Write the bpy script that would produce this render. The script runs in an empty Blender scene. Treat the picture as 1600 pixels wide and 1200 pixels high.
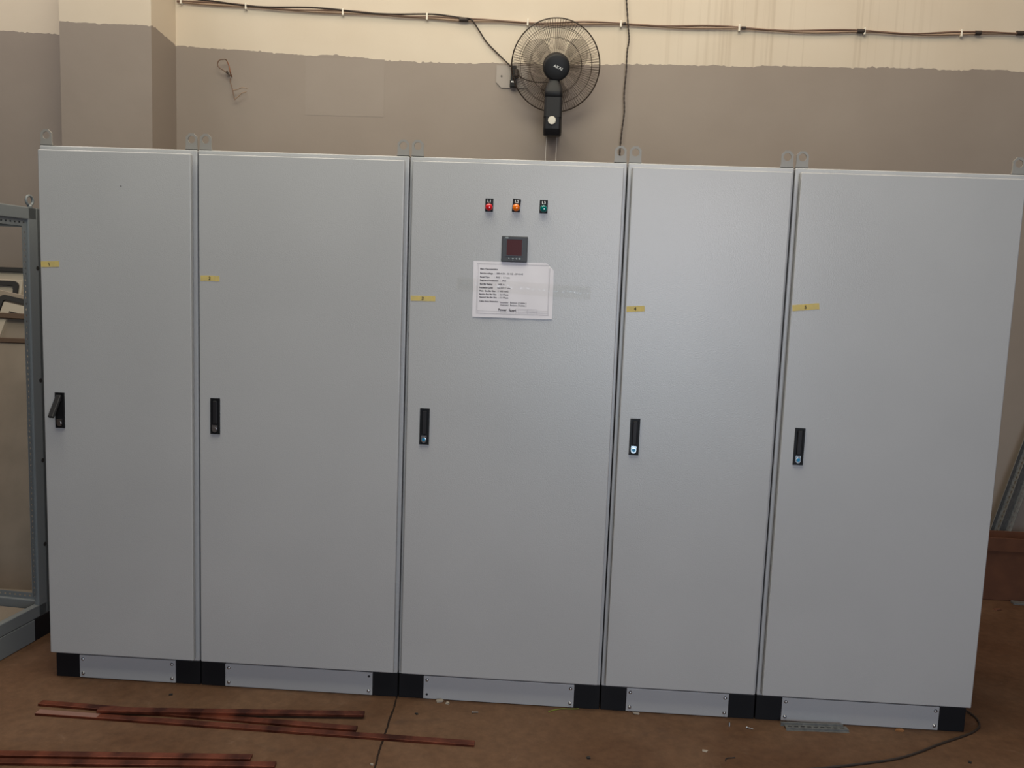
import bpy, bmesh, math, random
from mathutils import Vector, Matrix

random.seed(7)
SC = bpy.context.scene
COL = SC.collection
PI = math.pi

# ---------------------------------------------------------------- camera
cam_data = bpy.data.cameras.new('camera')
cam = bpy.data.objects.new('camera', cam_data)
COL.objects.link(cam)
SC.camera = cam
CAM = Vector((1.96217, -3.11903, 1.62699))
YAW, PITCH, ROLL, FPX = -0.0493224, -0.1131872, 0.0377244, 1300.0
f0 = Vector((math.sin(YAW), math.cos(YAW), 0)); r0 = Vector((math.cos(YAW), -math.sin(YAW), 0)); u0 = Vector((0, 0, 1))
fw = f0 * math.cos(PITCH) + u0 * math.sin(PITCH)
up = u0 * math.cos(PITCH) - f0 * math.sin(PITCH)
rt = r0 * math.cos(ROLL) + up * math.sin(ROLL)
up = up * math.cos(ROLL) - r0 * math.sin(ROLL)
M = Matrix((rt, up, -fw)).transposed().to_4x4()
M.translation = CAM
cam.matrix_world = M
cam_data.sensor_width = 36.0
cam_data.lens = FPX / 1600.0 * 36.0
cam_data.clip_start = 0.05

# ---------------------------------------------------------------- world, lights, exposure
SC.view_settings.view_transform = 'Standard'
SC.view_settings.look = 'None'
SC.view_settings.gamma = 1.0
SC.view_settings.use_curve_mapping = False
SC.view_settings.exposure = 0.0

world = bpy.data.worlds.new('World')
SC.world = world
world.use_nodes = True
bg = world.node_tree.nodes['Background']
bg.inputs[0].default_value = (0.50, 0.46, 0.42, 1)
bg.inputs[1].default_value = 0.02


def area(name, loc, target, sx, sy, power, col):
    d = bpy.data.lights.new(name, 'AREA')
    d.shape = 'RECTANGLE'; d.size = sx; d.size_y = sy; d.energy = power; d.color = col
    o = bpy.data.objects.new(name, d)
    COL.objects.link(o)
    o.location = loc
    o.rotation_euler = (Vector(target) - Vector(loc)).to_track_quat('-Z', 'Y').to_euler()
    return o


# translucent roof panel above the cabinets, two added wall fills, the open gateway far behind the camera and the window band over it
area('roof_light', (1.5, -1.2, 4.9), (1.5, 0.2, 1.5), 3.6, 1.8, 150, (1.0, 0.96, 0.78))
area('wall_fill_rear', (1.5, 0.75, 5.3), (1.6, 1.75, 2.4), 8.5, 0.8, 88, (1.0, 0.78, 0.58))  # added fill, set behind the door plane to brighten only the wall
area('wall_fill_left', (-2.3, 0.75, 5.3), (-1.2, 1.7, 2.4), 2.4, 0.8, 49, (1.0, 0.96, 0.95))  # added fill that lifts the left wall and column, not a seen panel
area('gateway_daylight', (3.0, -6.2, 1.6), (2.7, 0.0, 1.4), 2.2, 2.8, 95, (0.56, 0.80, 1.0))
area('window_daylight', (2.9, -4.6, 2.2), (2.5, 0.0, 1.4), 1.6, 1.6, 42, (1.0, 0.80, 0.76))


# ---------------------------------------------------------------- materials
def mat(name, col, rough=0.5, metal=0.0, bump=None, noise=None, spec=0.5, coat=0.0, alpha=1.0, trans=0.0):
    """bump=(scale, strength, distance)  noise=(scale, col2, lo, hi)"""
    m = bpy.data.materials.new(name)
    m.use_nodes = True
    nt = m.node_tree
    b = nt.nodes['Principled BSDF']
    b.inputs['Base Color'].default_value = (*col, 1)
    b.inputs['Roughness'].default_value = rough
    b.inputs['Metallic'].default_value = metal
    b.inputs['Specular IOR Level'].default_value = spec
    b.inputs['Coat Weight'].default_value = coat
    b.inputs['Alpha'].default_value = alpha
    b.inputs['Transmission Weight'].default_value = trans
    if bump or noise:
        tc = nt.nodes.new('ShaderNodeNewGeometry')
    if noise:
        n = nt.nodes.new('ShaderNodeTexNoise')
        n.inputs['Scale'].default_value = noise[0]
        n.inputs['Detail'].default_value = 6
        nt.links.new(tc.outputs['Position'], n.inputs['Vector'])
        r = nt.nodes.new('ShaderNodeValToRGB')
        r.color_ramp.elements[0].position = noise[2]; r.color_ramp.elements[0].color = (*col, 1)
        r.color_ramp.elements[1].position = noise[3]; r.color_ramp.elements[1].color = (*noise[1], 1)
        nt.links.new(n.outputs['Fac'], r.inputs['Fac'])
        nt.links.new(r.outputs['Color'], b.inputs['Base Color'])
    if bump:
        n = nt.nodes.new('ShaderNodeTexNoise')
        n.inputs['Scale'].default_value = bump[0]
        n.inputs['Detail'].default_value = 3
        nt.links.new(tc.outputs['Position'], n.inputs['Vector'])
        bp = nt.nodes.new('ShaderNodeBump')
        bp.inputs['Strength'].default_value = bump[1]
        bp.inputs['Distance'].default_value = bump[2]
        nt.links.new(n.outputs['Fac'], bp.inputs['Height'])
        nt.links.new(bp.outputs['Normal'], b.inputs['Normal'])
    return m


M_GREY = mat('powder_coat_light_grey', (0.440, 0.439, 0.447), 0.33, bump=(230, 0.30, 0.0016), noise=(1.6, (0.418, 0.417, 0.425), 0.4, 0.62), spec=0.6)
M_FRAME = mat('powder_coat_blue_grey', (0.165, 0.180, 0.188), 0.45, bump=(300, 0.1, 0.001))
M_BLACK = mat('black_plastic', (0.009, 0.009, 0.011), 0.55, spec=0.25)
M_HANDLE = mat('black_handle_plastic', (0.008, 0.008, 0.009), 0.5, spec=0.25)
M_LEVER = mat('black_lever_plastic', (0.016, 0.015, 0.017), 0.5, spec=0.3)
M_RUBBER = mat('black_rubber', (0.015, 0.014, 0.014), 0.7)
M_CHROME = mat('chrome', (0.75, 0.75, 0.76), 0.22, 1.0)
M_STEEL = mat('zinc_steel', (0.55, 0.55, 0.56), 0.33, 1.0)
M_GALV = mat('galvanised_sheet', (0.17, 0.17, 0.168), 0.5, 0.3, noise=(60, (0.13, 0.13, 0.13), 0.4, 0.6))
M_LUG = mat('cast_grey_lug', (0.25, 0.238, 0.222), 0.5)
M_BLUE = mat('blue_cap', (0.02, 0.22, 0.42), 0.3)
M_TAPE = mat('masking_tape', (0.60, 0.46, 0.15), 0.75, noise=(45, (0.53, 0.42, 0.16), 0.4, 0.6))
M_INK = mat('ink', (0.03, 0.025, 0.02), 0.7)
M_PRINT = mat('printed_ink', (0.055, 0.05, 0.06), 0.7)
M_PRINT2 = mat('printed_line', (0.35, 0.33, 0.36), 0.7)
M_PAPER = mat('paper', (0.76, 0.73, 0.77), 0.6, bump=(14, 0.12, 0.004))
M_CREAM = mat('cream_enamel', (0.36, 0.315, 0.255), 0.5)
M_TAN = mat('beige_panel', (0.225, 0.185, 0.145), 0.55, noise=(5, (0.195, 0.16, 0.125), 0.4, 0.6))
M_BROWN = mat('brown_bar', (0.075, 0.045, 0.028), 0.6)
M_MASONRY_SCREW = mat('dark_screw', (0.05, 0.04, 0.035), 0.5, 0.3)
M_REDLENS = mat('red_lens', (0.62, 0.012, 0.02), 0.12, coat=0.6)
M_ORANGELENS = mat('orange_lens', (0.80, 0.17, 0.01), 0.12, coat=0.6)
M_GREENLENS = mat('green_lens', (0.0, 0.13, 0.12), 0.10, coat=0.7)
M_WHITETXT = mat('white_print', (0.75, 0.75, 0.75), 0.6)
M_METER = mat('meter_grey', (0.055, 0.058, 0.066), 0.5, spec=0.35)
M_METER_D = mat('meter_dark', (0.03, 0.031, 0.036), 0.4)
M_SCREEN = mat('red_display_window', (0.060, 0.008, 0.009), 0.45, spec=0.25)
M_ICON = mat('pale_icon', (0.30, 0.34, 0.35), 0.5)
M_CARD = mat('cardboard', (0.125, 0.047, 0.023), 0.85, noise=(9, (0.10, 0.038, 0.019), 0.4, 0.6))
M_FANBLK = mat('fan_black', (0.010, 0.010, 0.012), 0.5, spec=0.28)
M_WIRE = mat('guard_wire', (0.045, 0.030, 0.022), 0.45, 0.3)
M_KNOB = mat('ivory_knob', (0.66, 0.62, 0.54), 0.5)
M_CORD = mat('white_cord', (0.62, 0.58, 0.53), 0.7)
M_CABLE_D = mat('dark_cable', (0.030, 0.020, 0.016), 0.6)
M_CABLE_B = mat('brown_cable', (0.16, 0.095, 0.065), 0.6)
M_CABLE_T = mat('tan_cable', (0.33, 0.225, 0.155), 0.6)
M_CLIP = mat('white_clip', (0.72, 0.67, 0.58), 0.6)
M_SOCKET = mat('painted_socket_plate', (0.295, 0.258, 0.230), 0.5)
M_GREENWIRE = mat('green_yellow_wire', (0.18, 0.22, 0.03), 0.5)
M_CHIP = mat('pale_chip', (0.30, 0.255, 0.21), 0.7)
M_ORANGECHIP = mat('orange_chip', (0.28, 0.12, 0.04), 0.7)
M_WIRECOPPER = mat('bare_copper_end', (0.20, 0.075, 0.035), 0.5, 0.3)

# smoky translucent fan blades
M_BLADE = mat('smoky_blade', (0.08, 0.055, 0.042), 0.4, alpha=0.38)


def mk_copper():
    m = mat('oxidised_copper', (0.30, 0.085, 0.045), 0.42, 0.75, bump=(25, 0.25, 0.002))
    nt = m.node_tree; b = nt.nodes['Principled BSDF']
    g = nt.nodes.new('ShaderNodeNewGeometry')
    mp = nt.nodes.new('ShaderNodeMapping'); mp.inputs['Scale'].default_value = (1, 0.5, 1)
    nt.links.new(g.outputs['Position'], mp.inputs['Vector'])
    n = nt.nodes.new('ShaderNodeTexNoise'); n.inputs['Scale'].default_value = 11; n.inputs['Detail'].default_value = 5
    nt.links.new(mp.outputs[0], n.inputs['Vector'])
    r = nt.nodes.new('ShaderNodeValToRGB')
    e = r.color_ramp.elements
    e[0].position = 0.36; e[0].color = (0.075, 0.022, 0.014, 1)
    e[1].position = 0.66; e[1].color = (0.27, 0.080, 0.045, 1)
    nt.links.new(n.outputs['Fac'], r.inputs['Fac'])
    nt.links.new(r.outputs['Color'], b.inputs['Base Color'])
    return m


M_COPPER = mk_copper()
M_COPPER_PALE = mat('bright_copper', (0.36, 0.20, 0.165), 0.4, 0.6)


def mk_clear_tape():
    m = bpy.data.materials.new('clear_adhesive_tape'); m.use_nodes = True
    nt = m.node_tree; nt.nodes.clear()
    out = nt.nodes.new('ShaderNodeOutputMaterial'); mx = nt.nodes.new('ShaderNodeMixShader')
    tr = nt.nodes.new('ShaderNodeBsdfTransparent'); tr.inputs[0].default_value = (0.985, 0.985, 0.98, 1)
    gl = nt.nodes.new('ShaderNodeBsdfGlossy'); gl.inputs['Roughness'].default_value = 0.12
    gl.inputs['Color'].default_value = (0.9, 0.9, 0.9, 1)
    g = nt.nodes.new('ShaderNodeNewGeometry')
    n = nt.nodes.new('ShaderNodeTexNoise'); n.inputs['Scale'].default_value = 38
    nt.links.new(g.outputs['Position'], n.inputs['Vector'])
    bp = nt.nodes.new('ShaderNodeBump'); bp.inputs['Strength'].default_value = 0.8; bp.inputs['Distance'].default_value = 0.006
    nt.links.new(n.outputs['Fac'], bp.inputs['Height']); nt.links.new(bp.outputs['Normal'], gl.inputs['Normal'])
    mx.inputs[0].default_value = 0.02
    nt.links.new(tr.outputs[0], mx.inputs[1]); nt.links.new(gl.outputs[0], mx.inputs[2])
    nt.links.new(mx.outputs[0], out.inputs['Surface'])
    return m


M_CLEAR = mk_clear_tape()


def mk_floor():
    m = mat('worn_brown_concrete', (0.12, 0.075, 0.05), 0.7, spec=0.18)
    nt = m.node_tree; b = nt.nodes['Principled BSDF']; L = nt.links
    g = nt.nodes.new('ShaderNodeNewGeometry')

    def noise(scale, detail=6, rough=0.6, dist=0.0):
        n = nt.nodes.new('ShaderNodeTexNoise'); n.inputs['Scale'].default_value = scale
        n.inputs['Detail'].default_value = detail; n.inputs['Roughness'].default_value = rough
        n.inputs['Distortion'].default_value = dist
        L.new(g.outputs['Position'], n.inputs['Vector']); return n

    def ramp(src, p0, c0, p1, c1):
        r = nt.nodes.new('ShaderNodeValToRGB'); e = r.color_ramp.elements
        e[0].position = p0; e[0].color = (*c0, 1); e[1].position = p1; e[1].color = (*c1, 1)
        L.new(src, r.inputs['Fac']); return r

    def mix(fac, a, bb, mode='MIX'):
        x = nt.nodes.new('ShaderNodeMix'); x.data_type = 'RGBA'; x.blend_type = mode
        if isinstance(fac, float): x.inputs[0].default_value = fac
        else: L.new(fac, x.inputs[0])
        L.new(a, x.inputs[6])
        if isinstance(bb, tuple): x.inputs[7].default_value = (*bb, 1)
        else: L.new(bb, x.inputs[7])
        return x.outputs[2]

    base = ramp(noise(1.7, 5, 0.55, 0.6).outputs['Fac'], 0.34, (0.094, 0.047, 0.026), 0.66, (0.136, 0.077, 0.047)).outputs[0]
    fine = ramp(noise(24, 6, 0.7).outputs['Fac'], 0.33, (0.80, 0.80, 0.80), 0.68, (1.14, 1.12, 1.10)).outputs[0]
    c = mix(1.0, base, fine, 'MULTIPLY')
    dust = ramp(noise(5.5, 8, 0.75, 1.5).outputs['Fac'], 0.60, (0, 0, 0), 0.78, (0.5, 0.5, 0.5)).outputs[0]
    c = mix(dust, c, (0.19, 0.13, 0.095))
    oil = ramp(noise(3.1, 4, 0.6, 0.8).outputs['Fac'], 0.24, (0.55, 0.55, 0.55), 0.40, (0, 0, 0)).outputs[0]
    c = mix(oil, c, (0.058, 0.038, 0.030))
    # hairline joint across the slab
    sp = nt.nodes.new('ShaderNodeSeparateXYZ'); L.new(g.outputs['Position'], sp.inputs[0])

    def math_(op, a, bb=None):
        x = nt.nodes.new('ShaderNodeMath'); x.operation = op
        for i, v in enumerate((a, bb)):
            if v is None: continue
            if isinstance(v, (int, float)): x.inputs[i].default_value = v
            else: L.new(v, x.inputs[i])
        return x.outputs[0]
    wob = math_('MULTIPLY', math_('SUBTRACT', noise(7, 4).outputs['Fac'], 0.5), 0.03)
    lx = math_('SUBTRACT', math_('ADD', math_('ADD', sp.outputs[0], math_('MULTIPLY', sp.outputs[1], 0.038)), wob), 1.397)
    d = math_('ABSOLUTE', lx)
    wid = math_('MULTIPLY', noise(9, 3).outputs['Fac'], 0.0072)
    line = math_('LESS_THAN', d, wid)
    c = mix(line, c, (0.018, 0.010, 0.007))
    L.new(c, b.inputs['Base Color'])
    rr = ramp(noise(4, 5).outputs['Fac'], 0.3, (0.60, 0.60, 0.60), 0.7, (0.85, 0.85, 0.85))
    L.new(rr.outputs[0], b.inputs['Roughness'])
    bp = nt.nodes.new('ShaderNodeBump'); bp.inputs['Strength'].default_value = 0.25; bp.inputs['Distance'].default_value = 0.004
    L.new(noise(30, 8, 0.7).outputs['Fac'], bp.inputs['Height']); L.new(bp.outputs['Normal'], b.inputs['Normal'])
    return m


def mk_wall(name, c0, c1, streak=0.0, patch=False):
    m = mat(name, c0, 0.75)
    nt = m.node_tree; b = nt.nodes['Principled BSDF']; L = nt.links
    g = nt.nodes.new('ShaderNodeNewGeometry')
    n = nt.nodes.new('ShaderNodeTexNoise'); n.inputs['Scale'].default_value = 1.6; n.inputs['Detail'].default_value = 5
    L.new(g.outputs['Position'], n.inputs['Vector'])
    r = nt.nodes.new('ShaderNodeValToRGB'); e = r.color_ramp.elements
    e[0].position = 0.35; e[0].color = (*c0, 1); e[1].position = 0.68; e[1].color = (*c1, 1)
    L.new(n.outputs['Fac'], r.inputs['Fac'])
    out = r.outputs[0]
    if streak:
        mp = nt.nodes.new('ShaderNodeMapping'); mp.inputs['Scale'].default_value = (30, 1, 0.5)
        L.new(g.outputs['Position'], mp.inputs['Vector'])
        s = nt.nodes.new('ShaderNodeTexNoise'); s.inputs['Scale'].default_value = 1.0; s.inputs['Detail'].default_value = 4
        L.new(mp.outputs[0], s.inputs['Vector'])
        r2 = nt.nodes.new('ShaderNodeValToRGB'); e = r2.color_ramp.elements
        e[0].position = 0.28; e[0].color = (1 - streak, 1 - streak * 1.15, 1 - streak * 1.3, 1); e[1].position = 0.45; e[1].color = (1, 1, 1, 1)
        L.new(s.outputs['Fac'], r2.inputs['Fac'])
        x = nt.nodes.new('ShaderNodeMix'); x.data_type = 'RGBA'; x.blend_type = 'MULTIPLY'
        # run-off streaks stand only on part of the wall
        n3 = nt.nodes.new('ShaderNodeSeparateXYZ'); L.new(g.outputs['Position'], n3.inputs[0])
        mr = nt.nodes.new('ShaderNodeMapRange'); mr.interpolation_type = 'SMOOTHSTEP'
        mr.inputs['From Min'].default_value = 1.9; mr.inputs['From Max'].default_value = 2.9
        L.new(n3.outputs[0], mr.inputs['Value'])
        mr2 = nt.nodes.new('ShaderNodeMapRange'); mr2.interpolation_type = 'SMOOTHSTEP'
        mr2.inputs['From Min'].default_value = 4.3; mr2.inputs['From Max'].default_value = 3.5
        L.new(n3.outputs[0], mr2.inputs['Value'])
        mm = nt.nodes.new('ShaderNodeMath'); mm.operation = 'MULTIPLY'
        L.new(mr.outputs[0], mm.inputs[0]); L.new(mr2.outputs[0], mm.inputs[1])
        L.new(mm.outputs[0], x.inputs[0])
        L.new(out, x.inputs[6]); L.new(r2.outputs[0], x.inputs[7])
        out = x.outputs[2]
    L.new(out, b.inputs['Base Color'])
    n2 = nt.nodes.new('ShaderNodeTexNoise'); n2.inputs['Scale'].default_value = 9; n2.inputs['Detail'].default_value = 6
    L.new(g.outputs['Position'], n2.inputs['Vector'])
    bp = nt.nodes.new('ShaderNodeBump'); bp.inputs['Strength'].default_value = 0.2; bp.inputs['Distance'].default_value = 0.008
    L.new(n2.outputs['Fac'], bp.inputs['Height']); L.new(bp.outputs['Normal'], b.inputs['Normal'])
    return m


M_FLOOR = mk_floor()
M_WALL_UP = mk_wall('cream_distemper', (0.555, 0.475, 0.378), (0.60, 0.525, 0.428), streak=0.16)
M_WALL_LO = mk_wall('mauve_grey_paint', (0.250, 0.208, 0.178), (0.275, 0.232, 0.200))
M_WALL_PATCH = mk_wall('mauve_grey_paint_second_coat', (0.262, 0.220, 0.190), (0.284, 0.241, 0.209))


# ---------------------------------------------------------------- mesh helpers
def link(o, parent=None):
    COL.objects.link(o)
    if parent is not None:
        o.parent = parent
    return o


def obj(name, bm, m, parent=None, smooth=False, label=None):
    bm.normal_update()
    me = bpy.data.meshes.new(name)
    bm.to_mesh(me); bm.free()
    mats = m if isinstance(m, (list, tuple)) else [m]
    for x in mats: me.materials.append(x)
    if smooth:
        for p in me.polygons: p.use_smooth = True
    o = bpy.data.objects.new(name, me)
    if label: o['label'] = label
    return link(o, parent)


def tag(o, label, cat, group=None):
    o['label'] = label; o['category'] = cat
    if group: o['group'] = group
    return o


def thing(name, label, cat, loc=(0, 0, 0), rotz=0.0, group=None):
    o = bpy.data.objects.new(name, None)
    o.empty_display_size = 0.05
    o.location = loc; o.rotation_euler = (0, 0, rotz)
    link(o)
    return tag(o, label, cat, group)


def struct(o):
    o['kind'] = 'structure'
    return o


def NB(): return bmesh.new()


def box(bm, x0, x1, y0, y1, z0, z1, bevel=0.0, seg=2, mtx=None):
    r = bmesh.ops.create_cube(bm, size=1.0)
    vs = r['verts']
    for v in vs:
        v.co = Vector(((x0 + x1) / 2 + v.co.x * (x1 - x0), (y0 + y1) / 2 + v.co.y * (y1 - y0), (z0 + z1) / 2 + v.co.z * (z1 - z0)))
    if bevel > 0:
        es = list({e for v in vs for e in v.link_edges})
        r2 = bmesh.ops.bevel(bm, geom=es, offset=bevel, segments=seg, affect='EDGES', profile=0.5)
        vs = list({v for v in vs if v.is_valid} | set(r2['verts']))
    if mtx is not None:
        for v in vs: v.co = mtx @ v.co
    return vs


def cyl(bm, p0, p1, r0, r1=None, seg=24, cap=True):
    if r1 is None: r1 = r0
    p0, p1 = Vector(p0), Vector(p1)
    d = (p1 - p0)
    q = d.to_track_quat('Z', 'Y').to_matrix().to_4x4()
    q.translation = (p0 + p1) / 2
    r = bmesh.ops.create_cone(bm, cap_ends=cap, segments=seg, radius1=r0, radius2=r1, depth=d.length, matrix=q)
    return r['verts']


def lathe(bm, prof, mtx=None, seg=32):
    """prof: list of (radius, height) revolved about local Z"""
    rings = []
    vs = []
    for (r, h) in prof:
        if r < 1e-6:
            v = bm.verts.new((0, 0, h)); rings.append([v]); vs.append(v)
        else:
            ring = [bm.verts.new((r * math.cos(2 * PI * k / seg), r * math.sin(2 * PI * k / seg), h)) for k in range(seg)]
            rings.append(ring); vs += ring
    for a, b in zip(rings, rings[1:]):
        for k in range(seg):
            k2 = (k + 1) % seg
            if len(a) == 1 and len(b) == 1: continue
            if len(a) == 1: bm.faces.new((a[0], b[k], b[k2]))
            elif len(b) == 1: bm.faces.new((a[k], b[0], a[k2]))
            else: bm.faces.new((a[k], b[k], b[k2], a[k2]))
    if mtx is not None:
        for v in vs: v.co = mtx @ v.co
    return vs


def smooth_path(pts, n=6):
    pts = [Vector(p) for p in pts]
    if len(pts) < 3 or n <= 1: return pts
    out = []
    for i in range(len(pts) - 1):
        p0 = pts[max(0, i - 1)]; p1 = pts[i]; p2 = pts[i + 1]; p3 = pts[min(len(pts) - 1, i + 2)]
        for k in range(n):
            t = k / n
            out.append(0.5 * ((2 * p1) + (-p0 + p2) * t + (2 * p0 - 5 * p1 + 4 * p2 - p3) * t * t + (-p0 + 3 * p1 - 3 * p2 + p3) * t ** 3))
    out.append(pts[-1])
    return out


def tube(bm, pts, r, seg=8, n=6, closed=False):
    P = smooth_path(pts, n) if not closed else [Vector(p) for p in pts]
    rings = []
    N = len(P)
    ref = None
    for i, p in enumerate(P):
        if closed: t = (P[(i + 1) % N] - P[i - 1])
        else: t = P[min(N - 1, i + 1)] - P[max(0, i - 1)]
        t.normalize()
        if ref is None:
            ref = Vector((0, 0, 1)) if abs(t.z) < 0.9 else Vector((1, 0, 0))
        a = t.cross(ref).normalized(); b = a.cross(t).normalized()
        ref = b
        rings.append([bm.verts.new(p + r * (math.cos(2 * PI * k / seg) * a + math.sin(2 * PI * k / seg) * b)) for k in range(seg)])
    pairs = list(zip(rings, rings[1:]))
    if closed: pairs.append((rings[-1], rings[0]))
    for A, B in pairs:
        for k in range(seg):
            k2 = (k + 1) % seg
            bm.faces.new((A[k], B[k], B[k2], A[k2]))
    if not closed:
        bm.faces.new(list(reversed(rings[0]))); bm.faces.new(rings[-1])


def prism(bm, outline, y0, y1, hole=None):
    """outline: list of (x,z); extruded from y0 (front) to y1. hole: same length list of (x,z)."""
    n = len(outline)
    F = [bm.verts.new((x, y0, z)) for x, z in outline]; B = [bm.verts.new((x, y1, z)) for x, z in outline]
    vs = F + B
    for k in range(n):
        k2 = (k + 1) % n
        bm.faces.new((F[k], B[k], B[k2], F[k2]))
    if hole is None:
        bm.faces.new(F); bm.faces.new(list(reversed(B)))
    else:
        HF = [bm.verts.new((x, y0, z)) for x, z in hole]; HB = [bm.verts.new((x, y1, z)) for x, z in hole]
        vs += HF + HB
        for k in range(n):
            k2 = (k + 1) % n
            bm.faces.new((F[k], F[k2], HF[k2], HF[k]))
            bm.faces.new((B[k2], B[k], HB[k], HB[k2]))
            bm.faces.new((HF[k], HF[k2], HB[k2], HB[k]))
    bmesh.ops.recalc_face_normals(bm, faces=bm.faces)
    return vs


def grid_plate(bm, us, vs_, missing, t, mtx):
    """plate in local XY with cells missing (slots), thickness t along local Z, placed by mtx"""
    nu, nv = len(us) - 1, len(vs_) - 1
    has = lambda i, j: 0 <= i < nu and 0 <= j < nv and (i, j) not in missing
    V = {}

    def vert(i, j, k):
        if (i, j, k) not in V: V[(i, j, k)] = bm.verts.new(mtx @ Vector((us[i], vs_[j], k * t)))
        return V[(i, j, k)]
    for i in range(nu):
        for j in range(nv):
            if not has(i, j): continue
            a = [(i, j), (i + 1, j), (i + 1, j + 1), (i, j + 1)]
            bm.faces.new([vert(*p, 1) for p in a]); bm.faces.new([vert(*p, 0) for p in reversed(a)])
            for (di, dj, p, q) in ((-1, 0, a[3], a[0]), (1, 0, a[1], a[2]), (0, -1, a[0], a[1]), (0, 1, a[2], a[3])):
                if not has(i + di, j + dj):
                    bm.faces.new((vert(*p, 0), vert(*q, 0), vert(*q, 1), vert(*p, 1)))


def slotted(bm, length, width, t, pitch, slot, sw, mtx, margin=0.01, off=0.0):
    us = [0.0]; miss = set(); x = margin
    while x + slot < length - margin * 0.5:
        us += [x, x + slot]; miss.add((len(us) - 2, 1)); x += pitch
    us.append(length)
    c = width / 2 + off
    grid_plate(bm, us, [0, c - sw / 2, c + sw / 2, width], miss, t, mtx)


def text_into(bm, body, size, mtx, offset=0.0, depth=0.0, align='LEFT', space=1.0, xscale=1.0):
    c = bpy.data.curves.new('lettering', 'FONT')
    c.body = body; c.size = size; c.offset = offset; c.extrude = depth
    c.align_x = align; c.space_character = space; c.resolution_u = 3
    o = bpy.data.objects.new('lettering', c)
    COL.objects.link(o)
    dg = bpy.context.evaluated_depsgraph_get()
    me = bpy.data.meshes.new_from_object(o.evaluated_get(dg))
    n0 = len(bm.verts)
    bm.from_mesh(me)
    bm.verts.ensure_lookup_table()
    for v in bm.verts[n0:]:
        v.co.x *= xscale
        v.co = mtx @ v.co
    bpy.data.objects.remove(o); bpy.data.curves.remove(c); bpy.data.meshes.remove(me)


def facing(x, y, z, tilt=0.0):
    """text plane standing on XZ, facing -Y"""
    m = Matrix.Rotation(PI / 2, 4, 'X')
    m = Matrix.Rotation(-tilt, 4, 'Y') @ m
    m.translation = Vector((x, y, z))
    return m


# ---------------------------------------------------------------- the setting
WY = 1.85
bm = NB()
v = [bm.verts.new(p) for p in ((-6, -7, 0), (9, -7, 0), (9, 2.05, 0), (-6, 2.05, 0))]
bm.faces.new(v)
r = bmesh.ops.extrude_face_region(bm, geom=bm.faces[:])
for q in r['geom']:
    if isinstance(q, bmesh.types.BMVert): q.co.z -= 0.1
bmesh.ops.recalc_face_normals(bm, faces=bm.faces)
struct(obj('floor', bm, M_FLOOR))


def lerp_tab(tab, x):
    if x <= tab[0][0]: return tab[0][1]
    for (a, b), (c, d) in zip(tab, tab[1:]):
        if x <= c: return b + (d - b) * (x - a) / (c - a)
    return tab[-1][1]


def jag(length, step=0.012):
    """brush-edge wobble along a hand painted line"""
    out = []; h = 0; n = int(length / step) + 1; seg = 0; lev = 0
    for i in range(n):
        if seg <= 0:
            seg = random.randint(6, 28); lev = random.uniform(-0.008, 0.008)
        seg -= 1
        h += (lev - h) * 0.45
        spike = random.choice((0, 0, 0, 0, 0, 0, 0.007, -0.006)) * random.random()
        out.append(h + spike + random.uniform(-0.0015, 0.0015))
    return out


def painted_wall(bm, a, b, ztop, tab, seed, y_sign=-1):
    """vertical face from a=(x,y) to b=(x,y), split along the hand painted line; material 0 upper, 1 lower"""
    random.seed(seed)
    a = Vector((*a, 0)); b = Vector((*b, 0)); Lh = (b - a).length
    js = jag(Lh); n = len(js) - 1
    prev = None
    for i, j in enumerate(js):
        p = a.lerp(b, i / n)
        zl = lerp_tab(tab, p.x if abs(b.x - a.x) > 0.05 else p.y) + j
        cur = [bm.verts.new((p.x, p.y, z)) for z in (0, zl, ztop)]
        if prev:
            f = bm.faces.new((prev[0], cur[0], cur[1], prev[1])); f.material_index = 1
            f = bm.faces.new((prev[1], cur[1], cur[2], prev[2])); f.material_index = 0
        prev = cur


bm = NB()
painted_wall(bm, (-6, WY), (9, WY), 6.0,
             [(-6, 3.06), (-1.40, 3.04), (-0.95, 3.022), (-0.34, 2.975), (0.1, 2.962), (0.9, 2.920), (1.65, 2.915), (2.4, 2.932), (3.1, 2.940), (4.4, 2.947), (9, 2.95)], 3)
# back of the wall for thickness
vs = [bm.verts.new(p) for p in ((-6, WY + 0.2, 0), (9, WY + 0.2, 0), (9, WY + 0.2, 6), (-6, WY + 0.2, 6))]
bm.faces.new(list(reversed(vs)))
# second-coat rectangle, one skin of paint proud of the wall
box(bm, 0.44, 0.905, WY - 0.0008, WY + 0.01, 2.60, 2.925)
for f in bm.faces:
    if f.material_index == 0 and f.calc_center_median().z < 2.95 and f.calc_area() < 0.3 and abs(f.calc_center_median().x - 0.67) < 0.25 and len(f.verts) == 4 and f.calc_center_median().z < 2.93:
        f.material_index = 2
struct(obj('wall_back', bm, [M_WALL_UP, M_WALL_LO, M_WALL_PATCH]))

# masonry column standing proud of the wall, with its own painted line
bm = NB()
cx0, cx1, cy = -0.857, -0.335, 1.55
painted_wall(bm, (cx0, cy), (cx1, cy), 6.0, [(cx0, 3.012), (cx1, 3.000)], 5)
painted_wall(bm, (cx1, cy), (cx1, WY + 0.0), 6.0, [(cy, 3.000), (WY, 2.972)], 6)
painted_wall(bm, (cx0, WY), (cx0, cy), 6.0, [(cy, 3.012), (WY, 3.02)], 8)
bmesh.ops.remove_doubles(bm, verts=bm.verts, dist=0.0001)
struct(obj('trim_1', bm, [M_WALL_UP, M_WALL_LO]))

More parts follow.
